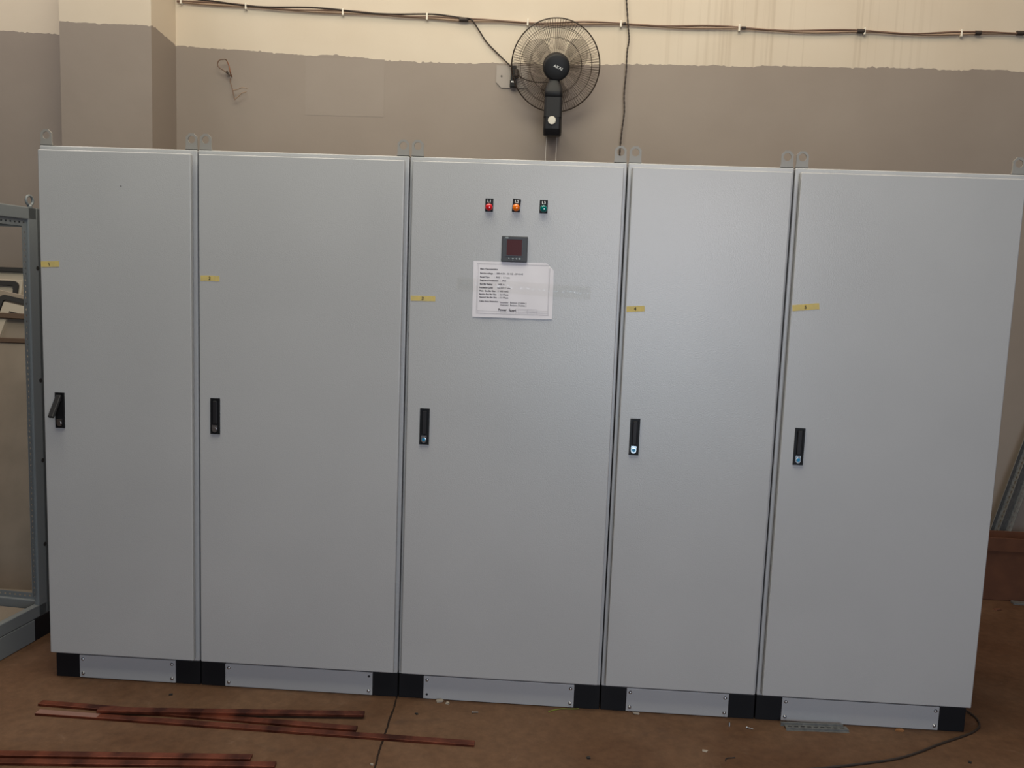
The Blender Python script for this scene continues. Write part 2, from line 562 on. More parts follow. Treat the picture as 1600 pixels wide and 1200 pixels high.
# ---------------------------------------------------------------- the five cabinets
SEAMS = [0.0, 0.6, 1.4, 2.2, 2.8, 3.6]
DEPTH = 0.6
DY = -0.030           # front face of the doors
ORD = [
    'leftmost tall light grey cabinet of the row, tape label 1, handle lever swung out',
    'tall light grey cabinet with tape label 2, second from the left in the row',
    'middle tall grey cabinet with three indicator lights, meter and taped white sheet',
    'narrower tall light grey cabinet with tape label 4, fourth from the left in the row',
    'rightmost tall light grey cabinet of the row, tape label 5, beside the cardboard box']


def make_lug(xc, z):
    b = NB()
    w, h, c = 0.0215, 0.058, 0.013
    out = [(-w - 0.002, 0), (-w, 0.012), (-w, h - c), (-w + c, h), (0, h), (w - c, h), (w, h - c), (w, 0.012), (w + 0.002, 0), (0, 0)]
    ang = [math.atan2(zz - 0.036, xx) for xx, zz in out]
    hole = [(0.0140 * math.cos(a), 0.036 + 0.0140 * math.sin(a)) for a in ang]
    # finer hole: subdivide the outline so that the hole stays round
    o2, h2 = [], []
    for k in range(len(out)):
        p, q = out[k], out[(k + 1) % len(out)]
        for t in (0, 1 / 3, 2 / 3):
            x = p[0] + (q[0] - p[0]) * t; zz = p[1] + (q[1] - p[1]) * t
            a = math.atan2(zz - 0.036, x)
            o2.append((x, zz)); h2.append((0.0140 * math.cos(a), 0.036 + 0.0140 * math.sin(a)))
    prism(b, [(xc + x, z + zz) for x, zz in o2], 0.008, 0.014, [(xc + x, z + zz) for x, zz in h2])
    return b


def dome_screw(x, z, y):
    b = NB()
    m = Matrix.Rotation(PI / 2, 4, 'X'); m.translation = Vector((x, y, z))
    lathe(b, [(0.0072, 0), (0.0068, 0.002), (0.005, 0.0042), (0.0022, 0.0056), (0.0, 0.006)], m, 14)
    return b


def disc(x, z, y, r, t=0.0006, seg=14):
    b = NB(); cyl(b, (x, y, z), (x, y - t, z), r, seg=seg); return b


cabs = []
for i in range(5):
    X0, X1 = SEAMS[i], SEAMS[i + 1]
    W = X1 - X0
    c = thing('electrical_cabinet', ORD[i], 'electrical cabinet', (X0, 0, 0), 0, 'row of grey electrical cabinets')
    cabs.append(c)
    # carcass
    b = NB()
    box(b, -0.010 if i == 0 else 0.0022, W + 0.010 if i == 4 else W - 0.0022, 0.0, DEPTH, 0.1, 2.1, 0.004, 3)
    obj('body', b, M_GREY, c)
    # frame lip running round the doorway, just inside the door edge
    # door
    b = NB()
    xl, xr = (0.001 if i == 0 else 0.016), (W - 0.001 if i == 4 else W - 0.014)
    box(b, xl, xr, DY, DY + 0.022, 0.114, 2.081, 0.0035, 3)
    box(b, 0.032, W - 0.030, DY + 0.020, 0.0005, 0.130, 2.065, 0.001, 1)
    door = obj('door', b, M_GREY, c)
    if i == 0:
        b = NB(); box(b, 0.316, 0.323, DY - 0.0006, DY + 0.002, 1.9535, 1.9565, 0.0008, 1)
        obj('paint_chip', b, M_INK, door)
    # swing handle
    hx = (0.066, 0.078, 0.085, 0.075, 0.081)[i]
    hz = (1.0975, 1.1025, 1.100, 1.097, 1.089)[i]
    b = NB()
    prism(b, [(hx - 0.018, hz - 0.069), (hx + 0.018, hz - 0.069), (hx + 0.018, hz + 0.069), (hx - 0.018, hz + 0.069)], DY - 0.006, DY + 0.001,
          [(hx - 0.0125, hz - 0.064), (hx + 0.0125, hz - 0.064), (hx + 0.0125, hz + 0.064), (hx - 0.0125, hz + 0.064)])
    box(b, hx - 0.0127, hx + 0.0127, DY - 0.0022, DY + 0.0005, hz - 0.0642, hz + 0.0642)
    obj('handle_plate', b, M_HANDLE, door)
    b = NB()
    if i == 0:
        mt = Matrix.Translation((hx, DY - 0.006, hz + 0.048)) @ Matrix.Rotation(math.radians(-36), 4, 'X')
        box(b, -0.0105, 0.0105, -0.013, 0.0, -0.088, 0.008, 0.003, 2, mt)
        box(b, hx - 0.009, hx + 0.009, DY - 0.010, DY, hz + 0.036, hz + 0.060, 0.002, 1)
    else:
        box(b, hx - 0.0085, hx + 0.0085, DY - 0.010, DY - 0.002, hz - 0.030, hz + 0.060, 0.003, 2)
    obj('lever', b, M_LEVER, door)
    b = NB()
    lx = hx - 0.001
    out = [(lx - 0.010, hz - 0.034), (lx - 0.010, hz - 0.052)] + [(lx - 0.010 * math.cos(t), hz - 0.052 - 0.010 * math.sin(t)) for t in [PI * k / 10 for k in range(1, 10)]] + [(lx + 0.010, hz - 0.052), (lx + 0.010, hz - 0.034)]
    prism(b, out, DY - 0.0085, DY - 0.0015)
    cyl(b, (lx, DY - 0.0082, hz - 0.049), (lx, DY - 0.0105, hz - 0.049), 0.0075, seg=18)
    obj('lock', b, M_STEEL if i < 2 else M_CHROME, door, label='steel key lock' if i < 2 else 'bright chrome key lock')
    if i >= 2:
        b = NB(); cyl(b, (lx, DY - 0.0105, hz - 0.049), (lx, DY - 0.0112, hz - 0.049), 0.0066, seg=18)
        box(b, lx - 0.0008, lx + 0.0008, DY - 0.0116, DY - 0.0105, hz - 0.053, hz - 0.045)
        obj('lock_cover', b, M_BLUE, door, label='blue lock cover')
    # lifting lugs
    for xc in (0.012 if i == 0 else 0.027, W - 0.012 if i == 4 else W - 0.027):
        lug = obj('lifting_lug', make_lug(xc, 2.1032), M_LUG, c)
        b = NB(); box(b, xc - 0.0225, xc + 0.0225, 0.0075, 0.05, 2.0998, 2.1034); obj('gap_shade', b, M_RUBBER, lug, label='thin black strip put in as gap shade')  # black strip put in for the shaded gap under the lug
    # plinth
    for xa, xb in ((0.0035, 0.1015), (W - 0.1015, W - 0.0015)):
        b = NB(); box(b, xa, xb, 0.003, 0.1, 0.0, 0.0985, 0.002, 2); obj('plinth_corner', b, M_BLACK, c)
        b = NB(); box(b, xa, xb, DEPTH - 0.1, DEPTH - 0.003, 0.0, 0.0985, 0.002, 2); obj('plinth_corner', b, M_BLACK, c)
    b = NB(); box(b, 0.1022, W - 0.1022, 0.0005, 0.012, 0.0025, 0.096, 0.0012, 2)
    pp = obj('plinth_panel', b, M_GREY, c)
    for sx, side in ((0.1165, 0), (W - 0.1165, 1)):
        for sz, lev in ((0.080, 1), (0.020, 0)):
            if (i, side, lev) in ((1, 1, 1), (2, 0, 0)):
                obj('screw_hole', disc(sx, sz, 0.0007, 0.0048), M_RUBBER, pp, label='empty black screw hole')
            else:
                obj('screw', dome_screw(sx, sz, 0.0007), M_STEEL, pp, smooth=True)
    # plinth sides between the corner pieces
    for xa, xb in ((0.004, 0.012), (W - 0.012, W - 0.004)):
        b = NB(); box(b, xa, xb, 0.1005, DEPTH - 0.1005, 0.0025, 0.096); obj('plinth_panel', b, M_GREY, c)

mid = cabs[2]
OX = SEAMS[2]
# indicator lights on the middle cabinet
for k, (x, zc, txt, lm, word, tl) in enumerate(((1.702, 1.930, 'L1', M_REDLENS, 'red indicator light marked L1', 0.0),
                                                (1.8015, 1.9315, 'L2', M_ORANGELENS, 'orange indicator light marked L2', -0.07),
                                                (1.901, 1.9305, 'L3', M_GREENLENS, 'green indicator light marked L3', 0.0))):
    x -= OX
    R = Matrix.Translation((x, 0, zc)) @ Matrix.Rotation(-tl, 4, 'Y') @ Matrix.Translation((-x, 0, -zc))
    b = NB(); box(b, x - 0.0145, x + 0.0145, DY - 0.004, DY + 0.001, zc - 0.0235, zc + 0.0235, 0.0012, 2, R)
    il = obj('indicator_light', b, M_BLACK, mid, label=word)
    b = NB()
    m = R @ Matrix.Translation((x, DY - 0.0035, zc - 0.0085)) @ Matrix.Rotation(PI / 2, 4, 'X')
    lathe(b, [(0.0142, 0), (0.0142, 0.006), (0.0136, 0.007)], m, 28)
    obj('ring', b, M_BLACK, il, smooth=False)
    b = NB()
    lathe(b, [(0.0133, 0.004), (0.0133, 0.010), (0.0124, 0.0135), (0.009, 0.0165), (0.005, 0.0180), (0.0, 0.0184)], m, 28)
    obj('lens', b, lm, il, smooth=True, label=word.split()[0] + ' plastic lens')
    b = NB(); text_into(b, txt, 0.0135, R @ facing(x, DY - 0.0044, zc + 0.0095), 0.0004, align='CENTER', space=1.15)
    obj('lettering', b, M_WHITETXT, il)

# digital meter
mx0, mx1, mz0, mz1 = 1.7535 - OX, 1.8485 - OX, 1.7265, 1.8200
b = NB()
box(b, mx0, mx1, DY - 0.011, DY + 0.001, mz0, mz1, 0.003, 2)
mt_ = obj('power_meter', b, M_METER, mid, label='dark grey square digital power meter')
b = NB()
xa, xb, za, zb = mx0 + 0.0185, mx1 - 0.0205, mz0 + 0.0235, mz1 - 0.0115
prism(b, [(xa - 0.003, za - 0.002), (xb + 0.003, za - 0.002), (xb + 0.003, zb + 0.002), (xa - 0.003, zb + 0.002)], DY - 0.0125, DY - 0.010,
      [(xa, za), (xb, za), (xb, zb), (xa, zb)])
obj('screen_frame', b, M_METER_D, mt_)
b = NB(); box(b, xa, xb, DY - 0.0118, DY - 0.0105, za, zb); obj('screen', b, M_SCREEN, mt_, label='dark red display window')
for k, x in enumerate((0.0285, 0.0425, 0.0545, 0.0665)):
    b = NB(); X = mx0 + x; Z = mz0 + 0.0125
    if k == 0: box(b, X - 0.003, X + 0.003, DY - 0.0122, DY - 0.0105, Z - 0.0013, Z + 0.0013, mtx=Matrix.Translation((X, 0, Z)) @ Matrix.Rotation(0.7, 4, 'Y') @ Matrix.Translation((-X, 0, -Z)))
    elif k == 1:
        prism(b, [(X - 0.005, Z), (X, Z + 0.003), (X + 0.005, Z), (X + 0.003, Z - 0.0012), (X, Z + 0.0004), (X - 0.003, Z - 0.0012)], DY - 0.0122, DY - 0.0105)
        prism(b, [(X - 0.003, Z - 0.006), (X, Z - 0.0035), (X + 0.003, Z - 0.006), (X, Z - 0.005)], DY - 0.0122, DY - 0.0105)
    elif k == 2: prism(b, [(X - 0.0035, Z), (X + 0.0035, Z + 0.004), (X + 0.0035, Z - 0.004)], DY - 0.0122, DY - 0.0105)
    else:
        prism(b, [(X - 0.005, Z), (X, Z + 0.0036), (X + 0.005, Z + 0.001), (X + 0.004, Z - 0.002), (X, Z - 0.0034)], DY - 0.0122, DY - 0.0105)
    obj('button', b, M_ICON, mt_)
b = NB()
text_into(b, 'ABB', 0.0075, facing(mx0 + 0.0105, DY - 0.0112, mz1 - 0.0085), 0.0003)
obj('lettering', b, M_ICON, mt_)

# ---------------------------------------------------------------- tape labels, taped sheet
TAPES = [(0.0395, 1.6565, 0.072, 0.022, 3.0, '1', 'first', 'leftmost cabinet'), (0.6585, 1.6255, 0.073, 0.020, 0.5, '2', '', 'second cabinet from the left'),
         (1.4665, 1.581, 0.092, 0.019, 0.6, '3', '', 'middle cabinet with the lights'), (2.2535, 1.573, 0.066, 0.0205, 4.0, '4', '', 'fourth, narrower cabinet'),
         (2.8675, 1.6025, 0.096, 0.022, 6.5, '5', '', 'rightmost cabinet')]
for (x, z, w, h, deg, num, _, where) in TAPES:
    b = NB()
    n = 10
    R = Matrix.Rotation(-math.radians(deg), 4, 'Y')
    us = [-w / 2 + w * k / n for k in range(n + 1)]
    F = []
    for u in us:
        e = random.uniform(-0.0006, 0.0006); dy = -0.0005 - 0.0004 * random.random()
        F.append([bm_v for bm_v in (b.verts.new((u, dy, -h / 2 + e)), b.verts.new((u, dy, h / 2 + e)), b.verts.new((u, 0.0, h / 2 + e)), b.verts.new((u, 0.0, -h / 2 + e)))])
    for A, B in zip(F, F[1:]):
        for k in range(4): b.faces.new((A[k], A[(k + 1) % 4], B[(k + 1) % 4], B[k]))
    b.faces.new(F[0]); b.faces.new(list(reversed(F[-1])))
    bmesh.ops.recalc_face_normals(b, faces=b.faces)
    for v in b.verts: v.co = R @ v.co
    t = thing('tape_label', 'yellow masking tape label with handwritten %s on the %s' % (num, where), 'label', (x, DY - 0.0001, z), 0, 'numbered tape labels on the cabinets')
    obj('tape', b, M_TAPE, t)
    b = NB()
    text_into(b, num, 0.0165, R @ facing(-0.002, -0.0013, -0.0055, 0.25 if num == '1' else -0.12), 0.0005, align='CENTER')
    obj('handwriting', b, M_INK, t)

# printed sheet
PX, PZ, PW, PH = 1.652, 1.5205, 0.297, 0.205
sheet = thing('printed_sheet', 'white printed specification sheet taped to the middle cabinet under the meter', 'paper', (PX, DY - 0.0008, PZ))
tiltS = Matrix.Rotation(math.radians(-0.35), 4, 'Y')


def sheet_y(u, v):
    # slight buckle of the taped page
    return -0.0011 - 0.0022 * math.sin(PI * u / PW) * (0.4 + 0.6 * math.sin(PI * v / PH)) - 0.0012 * math.sin(9 * u / PW + 2 * v / PH) ** 2


b = NB()
nu, nv = 30, 20
grid = {}
for k in (0, 1):
    for iu in range(nu + 1):
        for iv in range(nv + 1):
            u = PW * iu / nu; v_ = PH * iv / nv
            ex = u - (PW - 0.024); ez = v_ - (PH - 0.024)
            if ex > 0 and ez > 0 and ex + ez > 0.022:      # folded / cut corner
                sft = (ex + ez - 0.022) / 2; u -= sft; v_ -= sft
            grid[(iu, iv, k)] = b.verts.new((u, sheet_y(u, v_) + (0.0003 if k else 0), v_))
for iu in range(nu):
    for iv in range(nv):
        b.faces.new([grid[(iu + a, iv + c_, 0)] for a, c_ in ((0, 0), (1, 0), (1, 1), (0, 1))])
        b.faces.new([grid[(iu + a, iv + c_, 1)] for a, c_ in ((0, 0), (0, 1), (1, 1), (1, 0))])
bmesh.ops.remove_doubles(b, verts=b.verts, dist=0.00001)
for v in b.verts: v.co = tiltS @ v.co
paper = obj('page', b, M_PAPER, sheet, smooth=True)


def on_sheet(b):
    for v in b.verts:
        v.co.y = sheet_y(v.co.x, v.co.z) - 0.00035 - (0.0002 if v.co.y < -0.0001 else 0)
        v.co = tiltS @ v.co
    return b


def strip(b, x0, x1, z0, z1):
    n = max(1, int(max(x1 - x0, z1 - z0) / 0.006)); hor = (x1 - x0) > (z1 - z0)
    us = [x0 + (x1 - x0) * k / n for k in range(n + 1)] if hor else [x0, x1]
    vs_ = [z0, z1] if hor else [z0 + (z1 - z0) * k / n for k in range(n + 1)]
    grid_plate(b, us, vs_, set(), 0.00005, Matrix.Rotation(PI / 2, 4, 'X'))


def frame_rect(b, x0, x1, z0, z1, t=0.0007):
    strip(b, x0, x1, z0, z0 + t); strip(b, x0, x1, z1 - t, z1)
    strip(b, x0, x0 + t, z0, z1); strip(b, x1 - t, x1, z0, z1)


b = NB()
LN = [('Main Characteristics', 0.0255, 0.1745), ('Service voltage', 0.0255, 0.1590), ('Panel Type', 0.0255, 0.1450), ('Degree of Protection', 0.0255, 0.1330),
      ('Bus Bar Rating', 0.0255, 0.1195), ('Insulation Level', 0.0245, 0.1065), ('Main  Bus Bar Size', 0.0250, 0.0945), ('Service Bus Bar Size', 0.0240, 0.0825),
      ('Neutral Bus Bar Size', 0.0240, 0.0710), ('Cable Entry Extension', 0.0240, 0.0565)]
for s, x, z in LN:
    text_into(b, s, 0.0079, facing(x, 0, z), 0.00028, xscale=1.0)
for s, x, z in ((':', 0.080, 0.159), ('380-415V - 50 HZ - 3P+N+E', 0.086, 0.159), (':', 0.080, 0.145), ('RAS  :  1.5 mm', 0.0855, 0.145), (':', 0.1015, 0.133), ('IP54', 0.108, 0.133),
                (':', 0.083, 0.1195), ('1600 A', 0.0925, 0.1195), ('0.6 KV / 1 min', 0.0915, 0.1065), (': 1 600 mm2', 0.0905, 0.0945), (': 3.5 Phase', 0.0970, 0.0825),
                (': 3.5 Phase', 0.0970, 0.0710), (':', 0.0985, 0.0565), ('Incoming', 0.1030, 0.0535), ('Bottom', 0.1400, 0.0535), ('( Cables )', 0.1680, 0.0535),
                ('Outgoing', 0.1030, 0.0440), ('Bottom', 0.1400, 0.0440), ('( Cables )', 0.1680, 0.0440)):
    text_into(b, s, 0.0083, facing(x, 0, z), 0.00018)
text_into(b, 'Power  Egypt', 0.0112, facing(0.0965, 0, 0.0255), 0.0005, space=1.08)
obj('printed_text', on_sheet(b), M_PRINT, sheet)
b = NB()
frame_rect(b, 0.0145, PW - 0.0145, 0.0125, PH - 0.0075)
frame_rect(b, 0.0185, PW - 0.0175, 0.0150, PH - 0.0105, 0.0005)
for (x0, x1, z) in ((0.0185, 0.279, 0.0225), (0.162, 0.279, 0.0285), (0.162, 0.240, 0.0335), (0.162, 0.279, 0.0190)):
    strip(b, x0, x1, z, z + 0.0006)
for x in (0.162, 0.172, 0.205, 0.24):
    strip(b, x, x + 0.0006, 0.0150, 0.0335)
text_into(b, 'Drawing of Panel No', 0.0048, facing(0.200, 0, 0.0238), 0)
text_into(b, 'Power Factory', 0.0042, facing(0.104, 0, 0.0180), 0)
obj('printed_lines', on_sheet(b), M_PRINT2, sheet)

# long clear tape over the sheet
b = NB()
R = Matrix.Rotation(math.radians(2.2), 4, 'Y')
L_, H_ = 0.495, 0.046
nu = 50
prev = None
for iu in range(nu + 1):
    u = L_ * iu / nu
    us = u - 0.060
    inside = 0 <= us <= PW
    y = -0.0062 - 0.0004 * math.sin(u * 60) if -0.02 <= us <= PW + 0.02 else -0.0012 - 0.0005 * math.sin(u * 90)
    cur = [b.verts.new(R @ Vector((u, y, zz))) for zz in (-H_ / 2, 0.0, H_ / 2)]
    if prev:
        b.faces.new((prev[0], cur[0], cur[1], prev[1])); b.faces.new((prev[1], cur[1], cur[2], prev[2]))
    prev = cur
r = bmesh.ops.solidify(b, geom=b.faces[:], thickness=0.00012)
t = obj('clear_tape', b, M_CLEAR, smooth=True)
t.location = (1.592, DY - 0.0004, 1.6415)
tag(t, 'long strip of clear glossy tape across the printed sheet on the middle cabinet', 'tape')

# ---------------------------------------------------------------- wall fan
FC = Vector((1.901, 1.700, 2.875))
fan = thing('wall_fan', 'black wall-mounted fan with round wire guard above the cabinets', 'fan', (1.898, WY, 2.50))
T0 = Matrix.Translation(-Vector((1.898, WY, 2.50)))
tiltX = math.radians(17)
HEAD = T0 @ Matrix.Translation(FC) @ Matrix.Rotation(math.radians(3), 4, 'Z') @ Matrix.Rotation(PI / 2 + tiltX, 4, 'X')   # local +Z = forward/down
RG = 0.2455


def guard(sign, prof, nw, rings, rim=True):
    b = NB()
    for k in range(nw):
        a = 2 * PI * k / nw
        pts = [HEAD @ Vector((r * math.cos(a + tw), r * math.sin(a + tw), sign * h)) for r, h, tw in prof]
        tube(b, pts, 0.00095, 4, 1)
    for (r, h, rad) in rings:
        pts = [HEAD @ Vector((r * math.cos(2 * PI * k / 72), r * math.sin(2 * PI * k / 72), sign * h)) for k in range(72)]
        tube(b, pts, rad, 6, 1, closed=True)
    return b


front_prof = [(RG, 0.004, 0), (RG * 0.97, 0.024, 0.005), (RG * 0.87, 0.042, 0.012), (RG * 0.70, 0.054, 0.02), (RG * 0.5, 0.060, 0.03), (0.066, 0.062, 0.045)]
rear_prof = [(RG, 0.004, 0), (RG * 0.97, 0.024, -0.005), (RG * 0.85, 0.046, -0.012), (RG * 0.66, 0.058, -0.02), (0.085, 0.062, -0.03)]
obj('front_guard', guard(1, front_prof, 108, [(RG, 0.004, 0.0040), (RG * 0.80, 0.0475, 0.0013), (RG * 0.58, 0.0585, 0.0013)]), M_WIRE, fan)
obj('rear_guard', guard(-1, rear_prof, 96, [(RG, 0.002, 0.0028), (RG * 0.84, 0.0470, 0.0013), (RG * 0.60, 0.0595, 0.0013)]), M_WIRE, fan)
# hub cap
b = NB()
lathe(b, [(0.060, 0.150), (0.070, 0.153), (0.070, 0.168), (0.0675, 0.1745), (0.060, 0.178), (0.030, 0.1815), (0.0, 0.1825)], HEAD, 40)
bmesh.ops.recalc_face_normals(b, faces=b.faces)
cap = obj('hub_cap', b, M_FANBLK, fan, smooth=True)
b = NB()
text_into(b, 'AKAI', 0.021, HEAD @ Matrix.Translation((0.0045, -0.006, 0.1832)) @ Matrix.Rotation(math.radians(-22), 4, 'Z'), 0.0002, 0.0003, 'CENTER', space=1.12)
obj('lettering', b, M_WHITETXT, cap, label='white letters AKAI')
# blades
for k in range(3):
    b = NB()
    a0 = 2 * PI * k / 3 + 0.35
    nr, na = 9, 9
    G = {}
    for ir in range(nr + 1):
        fr = ir / nr
        rr = 0.035 + 0.160 * fr
        half = 0.26 + 0.30 * math.sin(PI * min(1, fr * 0.62 + 0.18)) - (0.22 * max(0, fr - 0.8) / 0.2)
        for ia in range(na + 1):
            s = ia / na * 2 - 1
            a = a0 + s * half + 0.25 * fr
            G[(ir, ia)] = b.verts.new(HEAD @ Vector((rr * math.cos(a), rr * math.sin(a), 0.004 + s * 0.020 * (1.1 - 0.5 * fr))))
    for ir in range(nr):
        for ia in range(na):
            b.faces.new((G[(ir, ia)], G[(ir + 1, ia)], G[(ir + 1, ia + 1)], G[(ir, ia + 1)]))
    bmesh.ops.solidify(b, geom=b.faces[:], thickness=0.002)
    obj('blade', b, M_BLADE, fan, smooth=True)
b = NB()
lathe(b, [(0.0, 0.045), (0.030, 0.044), (0.036, 0.035), (0.036, -0.02), (0.0, -0.021)], HEAD, 28)
bmesh.ops.recalc_face_normals(b, faces=b.faces)
obj('blade_hub', b, M_FANBLK, fan, smooth=True)
b = NB()
lathe(b, [(0.0, 0.058), (0.066, 0.060), (0.074, 0.068), (0.074, 0.120), (0.070, 0.142), (0.058, 0.1515), (0.0, 0.152)], HEAD, 32)
bmesh.ops.recalc_face_normals(b, faces=b.faces)
obj('motor_housing', b, M_FANBLK, fan, smooth=True)
# arm rising from the base, passing in front of the lower guard edge
b = NB()


def sect(z, hw, yf, yb, rr=0.35):
    """rounded cross-section loop"""
    cyy = (yf + yb) / 2; hd = (yb - yf) / 2
    pts = []
    for k in range(20):
        a = 2 * PI * k / 20
        ca, sa = math.cos(a), math.sin(a)
        pts.append(Vector((hw * math.copysign(abs(ca) ** rr, ca), cyy + hd * math.copysign(abs(sa) ** rr, sa), z)))
    return pts


def loft(b, secs):
    rings = [[b.verts.new(p) for p in s] for s in secs]
    for A, B in zip(rings, rings[1:]):
        n = len(A)
        for k in range(n): b.faces.new((A[k], A[(k + 1) % n], B[(k + 1) % n], B[k]))
    b.faces.new(list(reversed(rings[0]))); b.faces.new(rings[-1])
    bmesh.ops.recalc_face_normals(b, faces=b.faces)


loft(b, [sect(-0.036, 0.044, -0.270, 0.0, 0.3), sect(-0.030, 0.050, -0.290, 0.0, 0.3), sect(-0.010, 0.0515, -0.303, 0.0, 0.3), sect(0.004, 0.0515, -0.312, 0.0, 0.3), sect(0.062, 0.0505, -0.318, 0.0, 0.3),
         sect(0.066, 0.0500, -0.318, -0.215, 0.3), sect(0.170, 0.0490, -0.318, -0.218, 0.3)])
for v in b.verts:
    if v.co.z < 0.03: v.co.z += max(0.0, (v.co.y + 0.300) / 0.30) * 0.055
base = obj('base', b, M_FANBLK, fan)
b = NB()
loft(b, [sect(0.1695, 0.0490, -0.316, -0.216, 0.35), sect(0.205, 0.0485, -0.312, -0.225, 0.4), sect(0.232, 0.0440, -0.306, -0.230, 0.5), sect(0.252, 0.034, -0.300, -0.235, 0.6), sect(0.275, 0.028, -0.298, -0.240, 0.7)])
obj('arm', b, M_FANBLK, fan, smooth=True)
b = NB()
m = Matrix.Rotation(PI / 2 + 0.12, 4, 'X'); m.translation = Vector((-0.003, -0.3165, 0.046))
lathe(b, [(0.0, 0.0), (0.0215, 0.0), (0.0215, 0.006), (0.020, 0.008), (0.0, 0.0085)], m, 28)
bmesh.ops.recalc_face_normals(b, faces=b.faces)
obj('speed_knob', b, M_KNOB, base, label='round ivory speed knob')
for x in (-0.030, 0.028):
    b = NB(); tube(b, [(x, -0.20, 0.0), (x - 0.002, -0.20, -0.12), (x - 0.003, -0.20, -0.33)], 0.0014, 6, 3)
    obj('pull_cord', b, M_CORD, fan, label='thin pale pull cord')
b = NB()
tube(b, [(-0.218, -0.050, 0.352), (-0.19, -0.032, 0.335), (-0.15, -0.024, 0.322), (-0.10, -0.020, 0.315), (-0.04, -0.020, 0.316), (0.0, -0.020, 0.320)], 0.0032, 8, 6)
obj('power_cord', b, M_CABLE_D, fan)

# socket plate and plug beside the fan
sk = thing('wall_socket', 'grey-painted rectangular socket plate on the wall at the left of the fan', 'socket', (1.559, WY, 2.783))
b = NB()
c_ = 0.03
prism(b, [(c_, 0), (0.181, 0), (0.181, 0.124), (0, 0.124), (0, c_)], -0.007, 0.0005)
obj('plate', b, M_SOCKET, sk)
b = NB(); cyl(b, (0.031, -0.0065, 0.064), (0.031, -0.0085, 0.064), 0.0052, seg=14); obj('screw', b, M_MASONRY_SCREW, sk)
pg = thing('plug_adapter', 'black plug adapter pushed into the grey wall socket', 'plug', (1.659, WY - 0.0068, 2.783))
b = NB()
loft(b, [[Vector((x, y, z)) for x, y in ((-0.018, 0), (-0.018, -0.03), (0.020, -0.03), (0.020, 0))] for z in (0.002, 0.036)])
loft(b, [[Vector((x, y, z)) for x, y in ((-0.015, 0), (-0.015, -0.028), (0.016, -0.028), (0.016, 0))] for z in (0.036, 0.118)])
obj('adapter', b, M_BLACK, pg)
b = NB(); box(b, 0.008, 0.030, -0.055, -0.004, 0.050, 0.094, 0.006, 2); obj('plug', b, M_CABLE_D, pg)
b = NB(); box(b, -0.012, 0.012, -0.0308, -0.028, 0.024, 0.031); obj('white_mark', b, M_WHITETXT, pg)

# ---------------------------------------------------------------- cables on the wall
YW = WY - 0.012
bundle = thing('cable_bundle', 'bundle of brown cables clipped along the cream upper wall', 'cable', (0, YW, 3.145))
pts0 = [(-0.62, 1.53, 3.40), (-0.36, 1.53, 3.245), (-0.325, 1.60, 3.235), (-0.32, YW, 3.226), (0.0, YW, 3.207), (0.257, YW, 3.194), (0.671, YW, 3.181), (1.0, YW, 3.168), (1.194, YW, 3.164), (1.373, YW, 3.152), (1.6, YW, 3.150),
        (1.822, YW, 3.1445), (2.05, YW, 3.149), (2.297, YW, 3.149), (2.6, YW, 3.143), (2.911, YW, 3.141), (3.3, YW, 3.133), (3.623, YW, 3.138), (3.9, YW, 3.133), (4.15, YW, 3.139), (4.6, YW, 3.147), (6.5, YW, 3.15)]
pts0 = [Vector(p) for p in pts0[3:]]
# dense path
dense = smooth_path(pts0, 10)
for j, (m_, rad, amp, ph, lo, hi) in enumerate(((M_CABLE_T, 0.0062, 0.0030, 0.0, -9, 9), (M_CABLE_B, 0.0052, 0.0055, 1.7, -9, 9), (M_CABLE_D, 0.0050, 0.0062, 3.4, -9, 1.40))):
    b = NB()
    P = []
    for p in dense:
        if lo <= p.x <= hi:
            w = p.x * 9 + ph
            P.append(p - Vector((0, YW, 3.145)) + Vector((0, -0.003 * j, 0.0065 * (j - 0.7) * (0.8 if j < 2 else 0.9) + amp * math.sin(w))))
    tube(b, P, rad, 7, 1)
    obj('cable', b, m_, bundle, smooth=True)
for px_x in (-0.295, 0.09, 0.66, 1.15, 1.73, 2.26, 2.925, 3.62, 4.15):
    z = min(dense, key=lambda p: abs(p.x - px_x)).z - 3.145
    b = NB(); box(b, px_x - 0.005, px_x + 0.005, -0.012, 0.0115, z - 0.020, z + 0.018, 0.002, 1)
    obj('cable_clip', b, M_CLIP, bundle)
for px_x, wd in ((1.362, 0.026), (2.950, 0.012), (3.60, 0.02), (4.24, 0.016), (4.47, 0.02), (2.28, 0.008)):
    z = min(dense, key=lambda p: abs(p.x - px_x)).z - 3.145
    b = NB(); cyl(b, (px_x - wd, -0.003, z), (px_x + wd, -0.003, z), 0.0125 if wd > 0.012 else 0.009, seg=12)
    obj('tape_wrap', b, M_CABLE_D, bundle, label='dark tape wrapped round the cables')
# drop cable from the bundle to the socket
b = NB()
O = Vector((1.38, YW, 3.145))
tube(b, [Vector(p) - O for p in ((1.38, YW - 0.014, 3.158), (1.41, YW - 0.012, 3.150), (1.45, YW - 0.004, 3.098), (1.50, YW, 3.03), (1.57, YW, 2.965), (1.625, YW - 0.008, 2.915), (1.640, YW - 0.016, 2.898))], 0.0042, 8, 6)
t = obj('drop_cable', b, M_CABLE_D, smooth=True); t.location = O
tag(t, 'thin dark cable dropping from the cable bundle to the wall socket', 'cable')
